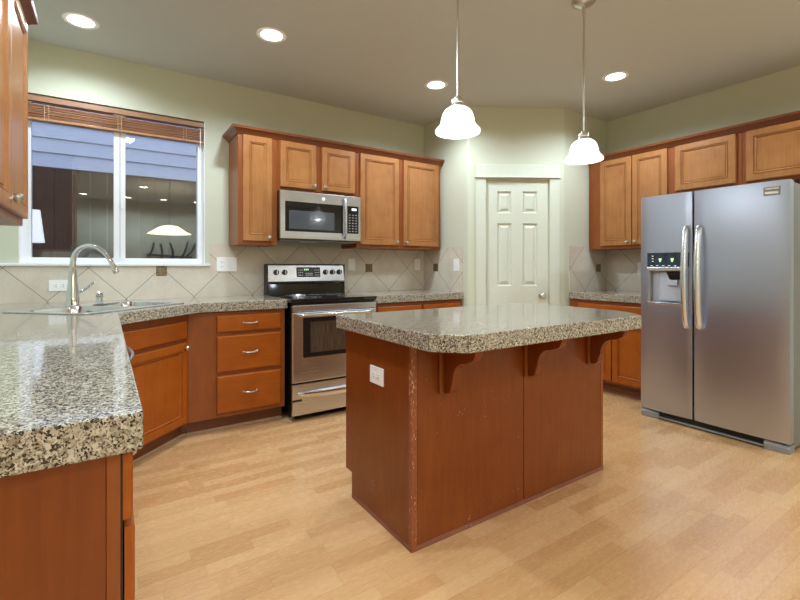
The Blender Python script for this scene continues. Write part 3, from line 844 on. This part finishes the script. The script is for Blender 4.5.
# ------------------------------------------------------------------ island
IX0, IX1, IYF, IYB = 1.029, 2.367, 1.463, 2.050
t = thing('kitchen_island', 'cherry wood kitchen island with three scrolled corbels', 'island', (IX0, IYF, 0))
IW, ID = IX1 - IX0, IYB - IYF
side = [(.014, 0), (ID - .066, 0), (ID - .066, .127), (ID, .127), (ID, .848), (.014, .848)]
obj('side_panel', prism(side, 0, .016, axis='X'), M['panel_w'], t)
obj('side_panel', prism(side, IW - .016, IW, axis='X'), M['panel'], t)
obj('carcass', prism([(.018, .002), (ID - .066, .002), (ID - .066, .127), (ID - .002, .127), (ID - .002, .846), (.018, .846)], .016, IW - .016, axis='X'), M['frame'], t)
obj('front_panel', B(.028, .671, .002, .018, 0, .848, .0015, 1), M['panel_w'], t)
obj('front_panel', B(.675, IW - .004, .002, .018, 0, .848, .0015, 1), M['panel'], t)
bm = new(); box(bm, -.003, .026, -.003, .0165, 0, .848, .004, 2); obj('corner_post', bm, M['post_w'], t)
bm = new(); box(bm, IW - .022, IW + .003, -.001, .0165, 0, .848, .004, 2); obj('corner_post', bm, M['frame'], t)
bm = new()
qr = [(0.0, 0.0), (.0145, 0.0), (.0145, .010), (.011, .017), (.004, .021), (0.0, .021)]
sm = obj('shoe_molding', sweep([(-.001, ID - .066), (-.001, -.002), (IW + .003, -.002)], [(-o, z) for o, z in qr]), M['shoe'], t)
# doors on the far side, facing the stove
for i in range(2):
    x0 = .05 + i * .63
    dmat = Matrix.Translation((x0 + .60, ID, 0)) @ Matrix.Rotation(PI, 4, 'Z')
    st = [(0, -.006), (.003, -.010), (.048, -.010), (.058, -.005)]
    bm = ring_panel(0, .60, .15, .82, st, -.0005); bmesh.ops.transform(bm, matrix=dmat, verts=bm.verts)
    d = obj('door', bm, M['door_w'], t)
CORB = (.176, .704, 1.218)
def corbel(x, w=.040):
    # profile in (depth toward the viewer, z); quarter scroll bracket
    pts = [(0, .848), (0, .630)]
    pts += [(.026, .626), (.046, .632), (.058, .645), (.063, .667)]
    for i in range(9):
        a = PI / 2 * i / 8
        pts.append((.063 + .008 + .070 * (1 - math.cos(a)), .686 + .086 * math.sin(a)))
    pts += [(.168, .781), (.192, .792), (.205, .813), (.208, .848)]
    bm = prism([(-p[0], p[1]) for p in pts], x - w / 2, x + w / 2, axis='X')
    c = obj('corbel', bm, M['panel'], t, bevel=.003)
    obj('back_plate', B(x - .039, x + .039, -.013, .0, .624, .848, .003), M['frame'], c)
    return c
for x in CORB: corbel(x)
tp = [(.977, 1.282), (1.078, 1.180), (2.250, 1.180), (2.312, 1.240), (2.360, 1.310), (2.402, 1.405), (2.402, 2.062), (.977, 2.062)]
ct = tag(obj('countertop', prism(tp, CB, CT), M['granite'], bevel=.004), 'granite island countertop with clipped front corners', 'countertop')
for a in ((.977, 1.282), (1.078, 1.180)):
    obj('grout_seam', B(a[0] - .0012, a[0] + .0012, a[1] - .0012, a[1] + .0012, CB + .004, CT - .004), M['grout'], ct)

# ------------------------------------------------------------------ outlets and switches
def outlet(label, loc, rz, kind, w=.075, hgt=.118):
    """local: x right, y into the wall, z up; centred on loc"""
    sw = kind in ('switch', 'tall_switch')
    t = thing('light_switch' if sw else 'wall_outlet', label, 'switch' if sw else 'outlet', loc, rz)
    obj('cover_plate', B(-w / 2, w / 2, -.006, -.0003, -hgt / 2, hgt / 2, .0022), M['white'], t)
    def receptacle(cx, cz, horiz=False):
        for s in (-1, 1):
            ox, oz = (cx + s * .020, cz) if horiz else (cx, cz + s * .020)
            r = obj('receptacle', B(ox - .014, ox + .014, -.008, -.004, oz - .0135, oz + .0135, .003), M['white'], t)
            bm = new()
            if horiz: box(bm, ox - .004, ox + .005, -.0085, -.0075, oz - .0075, oz - .0052); box(bm, ox - .004, ox + .005, -.0085, -.0075, oz + .0052, oz + .0075)
            else: box(bm, ox - .0075, ox - .0052, -.0085, -.0075, oz - .004, oz + .005); box(bm, ox + .0052, ox + .0075, -.0085, -.0075, oz - .004, oz + .005)
            obj('slot', bm, M['slot'], r)
    def rocker(cx, cz): obj('rocker', B(cx - .016, cx + .016, -.009, -.004, cz - .033, cz + .033, .002), M['white'], t)
    if kind == 'outlet': receptacle(0, 0)
    elif kind == 'wide': receptacle(0, 0, True)
    elif kind == 'double': receptacle(-.023 - .014, 0); rocker(.037, 0)
    else: rocker(0, 0)
    return t
YB = D - TT
outlet('horizontal white outlet behind the faucet below the window', (-.272, YB, 1.029), 0, 'wide', .122, .076)
outlet('wide double white outlet and switch plate right of the window', (.841, YB, 1.181), 0, 'double', .160, .120)
outlet('white switch plate just right of the stove', (2.014, YB, 1.184), 0, 'switch')
outlet('white outlet in the back corner under the right wall cabinet', (2.815, YB, 1.186), 0, 'outlet')
outlet('white switch plate on the short wall left of the pantry door', (2.912 - TT, 3.349, 1.180), RR, 'tall_switch', .082, .120)
outlet('white outlet on the tile close beside the refrigerator', (R - TT, 2.330, 1.145), RR, 'outlet')
outlet('white outlet on the left end of the kitchen island', (IX0, 1.734, .664), -PI / 2, 'wide', .118, .080)

# ------------------------------------------------------------------ window blind
t = thing('window_blind', 'raised brown wood slat blind at the window top', 'blind', (0, D + .012, 0))
obj('valance', B(WX0 + .006, WX1 - .006, .0, .012, 2.304, 2.342, .003), M['valance'], t)
obj('headrail', B(WX0 + .010, WX1 - .010, .013, .040, 2.306, 2.345), M['valance'], t)
for i in range(12):
    z = 2.194 + i * .0074
    obj('slat', B(WX0 + .008, WX1 - .008, -.004 + random.uniform(-.006, .006), .042, z, z + .0032), M['blind'], t)
obj('bottom_rail', B(WX0 + .008, WX1 - .008, -.005, .043, 2.172, 2.190, .003), M['blind'], t)
for x in (-.345, .083, .525):
    bm = new()
    for s in (-.012, .012): tube([(x + s, -.008, 2.17), (x + s, -.008, 2.292)], .0014, 6, bm)
    for i in range(5): tube([(x - .012, -.008, 2.185 + i * .02), (x + .012, -.008, 2.195 + i * .02)], .001, 6, bm)
    obj('ladder_cord', bm, plain('cord', (.62, .45, .28), .8) if 'cord' not in bpy.data.materials else bpy.data.materials['cord'], t)
obj('tilt_wand', tube([(.640, -.010, 2.29), (.640, -.010, 2.06)], .0035, 8), M['white'], t)
obj('cord_tassel', lathe([(.003, 2.07), (.006, 2.06), (.006, 2.04), (.003, 2.035)], (.640, -.010, 0), 10), M['white'], t)

# ------------------------------------------------------------------ recessed ceiling lights
can_proto = None
def can_light(x, y, label, group):
    global can_proto
    if can_proto is None:
        t = thing('recessed_light', label, 'ceiling light', (x, y, CEIL), 0, group)
        obj('trim_ring', lathe([(.070, -.003), (.094, -.0045), (.098, -.001), (.098, -.0003), (.070, -.0003)], seg=40, cap0=False, cap1=False), M['white'], t, smooth=40)
        obj('lens', lathe([(.0705, -.0005), (.0705, -.0025), (.05, -.010), (.02, -.013)], seg=32), M['lens'], t, smooth=40)
        can_proto = t
    else:
        t = copy_tree(can_proto); t.location = (x, y, CEIL); tag(t, label, 'ceiling light', group)
    l = bpy.data.lights.new('can_lamp', 'SPOT'); l.energy = CAN_W; l.color = CAN_COL
    l.spot_size = math.radians(160); l.spot_blend = .6; l.shadow_soft_size = .06
    lo = bpy.data.objects.new('can_lamp', l); COL.objects.link(lo); lo.location = (0, 0, -.022); lo.parent = t
for (x, y), lb in zip(CANS, ('recessed light in the ceiling above the kitchen window', 'recessed light in the ceiling in front of the stove cabinets',
                             'recessed light in the ceiling just left of the near pendant', 'recessed light in the ceiling right of the far pendant lamp')):
    can_light(x, y, lb, 'recessed ceiling lights')
for x, y in FILL_CANS: can_light(x, y, 'added unseen recessed fill light in the ceiling outside the picture frame', 'added recessed fill lights outside the picture frame')

# ------------------------------------------------------------------ pendants over the island
def pendant(x, y, zb, label):
    t = thing('pendant_lamp', label, 'pendant lamp', (x, y, CEIL), 0, 'pendant lamps over the island')
    zb -= CEIL
    obj('canopy', lathe([(.066, -.0005), (.066, -.006), (.058, -.018), (.030, -.030), (.010, -.034)], seg=32), M['nickel'], t, smooth=40)
    obj('collar', lathe([(.0085, -.034), (.0085, -.085), (.006, -.09)], seg=16), M['nickel'], t, smooth=40)
    obj('rod', tube([(0, 0, -.088), (0, 0, zb + .165)], .0058, 12), M['nickel'], t, smooth=40)
    obj('socket_cap', lathe([(.0065, zb + .172), (.015, zb + .170), (.018, zb + .158), (.029, zb + .155), (.031, zb + .140), (.028, zb + .137), (.033, zb + .120), (.034, zb + .112)], seg=28), M['nickel'], t, smooth=40)
    pr = [(.028, .122), (.046, .116), (.061, .105), (.071, .089), (.078, .066), (.081, .046), (.087, .033), (.098, .021), (.1055, .012), (.1065, .004), (.104, 0), (.097, .006)]
    inner = [(.086, .022), (.077, .040), (.072, .066), (.065, .086), (.054, .101), (.038, .112)]
    obj('shade', lathe([(r, z + zb) for r, z in pr + inner], seg=40, cap0=True, cap1=True), M['shade'], t, smooth=60)
    obj('bulb', lathe([(.006, zb + .108), (.014, zb + .100), (.024, zb + .072), (.026, zb + .054), (.018, zb + .035), (.006, zb + .028)], seg=20), M['shade'], t, smooth=60)
    l = bpy.data.lights.new('pendant_bulb', 'POINT'); l.energy = PEND_W; l.color = PEND_COL; l.shadow_soft_size = .025
    lo = bpy.data.objects.new('pendant_bulb', l); COL.objects.link(lo); lo.location = (0, 0, zb + .012); lo.parent = t
pendant(1.387, 1.592, 1.795, 'bell shaded pendant lamp left, above the near end of the island')
pendant(2.320, 1.552, 1.780, 'bell shaded pendant lamp right, its ceiling canopy showing')

# ------------------------------------------------------------------ behind the viewer (seen only as reflections in the window)
t = thing('dining_lamp', 'wide glowing dining lamp reflected in the right window pane', 'pendant lamp', (1.03, -1.75, CEIL))
obj('canopy', lathe([(.07, -.0005), (.07, -.01), (.02, -.03)], seg=24), M['nickel'], t, smooth=40)
obj('rod', tube([(0, 0, -.03), (0, 0, -.74)], .006, 10), M['nickel'], t, smooth=40)
obj('shade', lathe([(.05, -.735), (.14, -.752), (.22, -.79), (.285, -.845), (.385, -.895), (.385, -.902), (.27, -.885), (.12, -.868), (.02, -.862)], seg=40), M['dshade'], t, smooth=60)
t = thing('branch_sculpture', 'dark metal branch wall sculpture reflected in the right window pane', 'wall art', (1.25, YR, 1.30))
for k, (x0, z0, x1, z1) in enumerate(((-.42, .10, -.30, .45), (-.15, .0, -.15, .42), (.0, -.05, .12, .30), (.12, .02, .05, .45), (.25, .0, .45, .50), (.42, .12, .62, .46))):
    obj('branch', tube(curve_pts([(x0, .03, z0), ((x0 + x1) / 2 + .03, .05, (z0 + z1) / 2), (x1, .03, z1)], 5), .022, 8), M['blackp'], t, smooth=50)
obj('branch', tube([(-.45, .03, .16), (.55, .03, .10)], .02, 8), M['blackp'], t)
# ------------------------------------------------------------------ outside the window
gm = plain('lawn', (.05, .055, .04), .9)
struct(obj('ground', B(-8, 12, D + .14, 11, -.6, -.45), gm))
sn = NT('lap_siding'); x = sn.xyz()
mm = sn.ramp(sn.noise(sn.mapping(sn.obj(), (2, 2, 30)), 3, 3), [(.3, (.46, .48, .52)), (.7, (.56, .58, .62))])
sm_ = sn.set(col=mm, rough=.7)
h = thing('neighbor_house', 'pale lap sided house wall seen through the window', 'house', (0, 7.5, 0))
prof_s = []
z = -.6 + .0
zs = []
bm = new(); zz = 2.687 - 17 * .195
while zz < 5.2:
    vs = [bm.verts.new(p) for p in ((-7, -.022, zz), (11, -.022, zz), (11, 0, zz + .195), (-7, 0, zz + .195))]
    bm.faces.new(vs)
    vs = [bm.verts.new(p) for p in ((-7, 0.0, zz), (11, 0.0, zz), (11, -.022, zz), (-7, -.022, zz))]; bm.faces.new(vs)
    zz += .195
obj('siding', bm, sm_, h, recalc=False)
obj('wall_core', B(-7, 11, .002, .2, -.6, 5.3), sm_, h)
fm = wood('fence_wood', (.034, .026, .017), (.072, .054, .034), rough=.8, coat=0)
fe = thing('fence', 'dark wood board fence outside the window', 'fence', (0, 5.4, 0))
for i in range(60):
    x = -3.4 + i * .142
    obj('board', B(x, x + .1405, -.012 + .004 * (i % 2), .012, -.45, 2.115 + .0 * (i % 3)), fm, fe)
obj('rail', B(-3.4, 5.2, .012, .05, 1.8, 1.9), fm, fe)
lm = thing('glow_shape', 'glowing tapered stand-in for a white patch low in the left window pane', 'lamp', (-.555, 5.15, 1.38))  # stand-in for a bright patch of unknown source; lamp form and bracket are invented
obj('tapered_shape', lathe([(.088, 0), (.088, .004), (.056, .29), (.056, .294)], seg=32), M['shape_glow'], lm, smooth=50)
obj('bracket', tube([(0, 0, .28), (0, .12, .30), (0, .2385, .30)], .01, 8), M['blackp'], lm)

# repeats share a group phrase
GROUPS = {'wall_cabinet': 'upper wall cabinets', 'base_cabinet': 'base cabinets under the counters', 'crown_molding': 'crown moldings on the upper cabinets',
          'countertop': 'granite countertops', 'wall_outlet': 'white wall outlets', 'light_switch': 'white switch plates', 'tile_backsplash': 'tile backsplash panels'}
for o in bpy.data.objects:
    g = GROUPS.get(o.name.split('.')[0])
    if g and o.get('category') and not o.get('group'): o['group'] = g
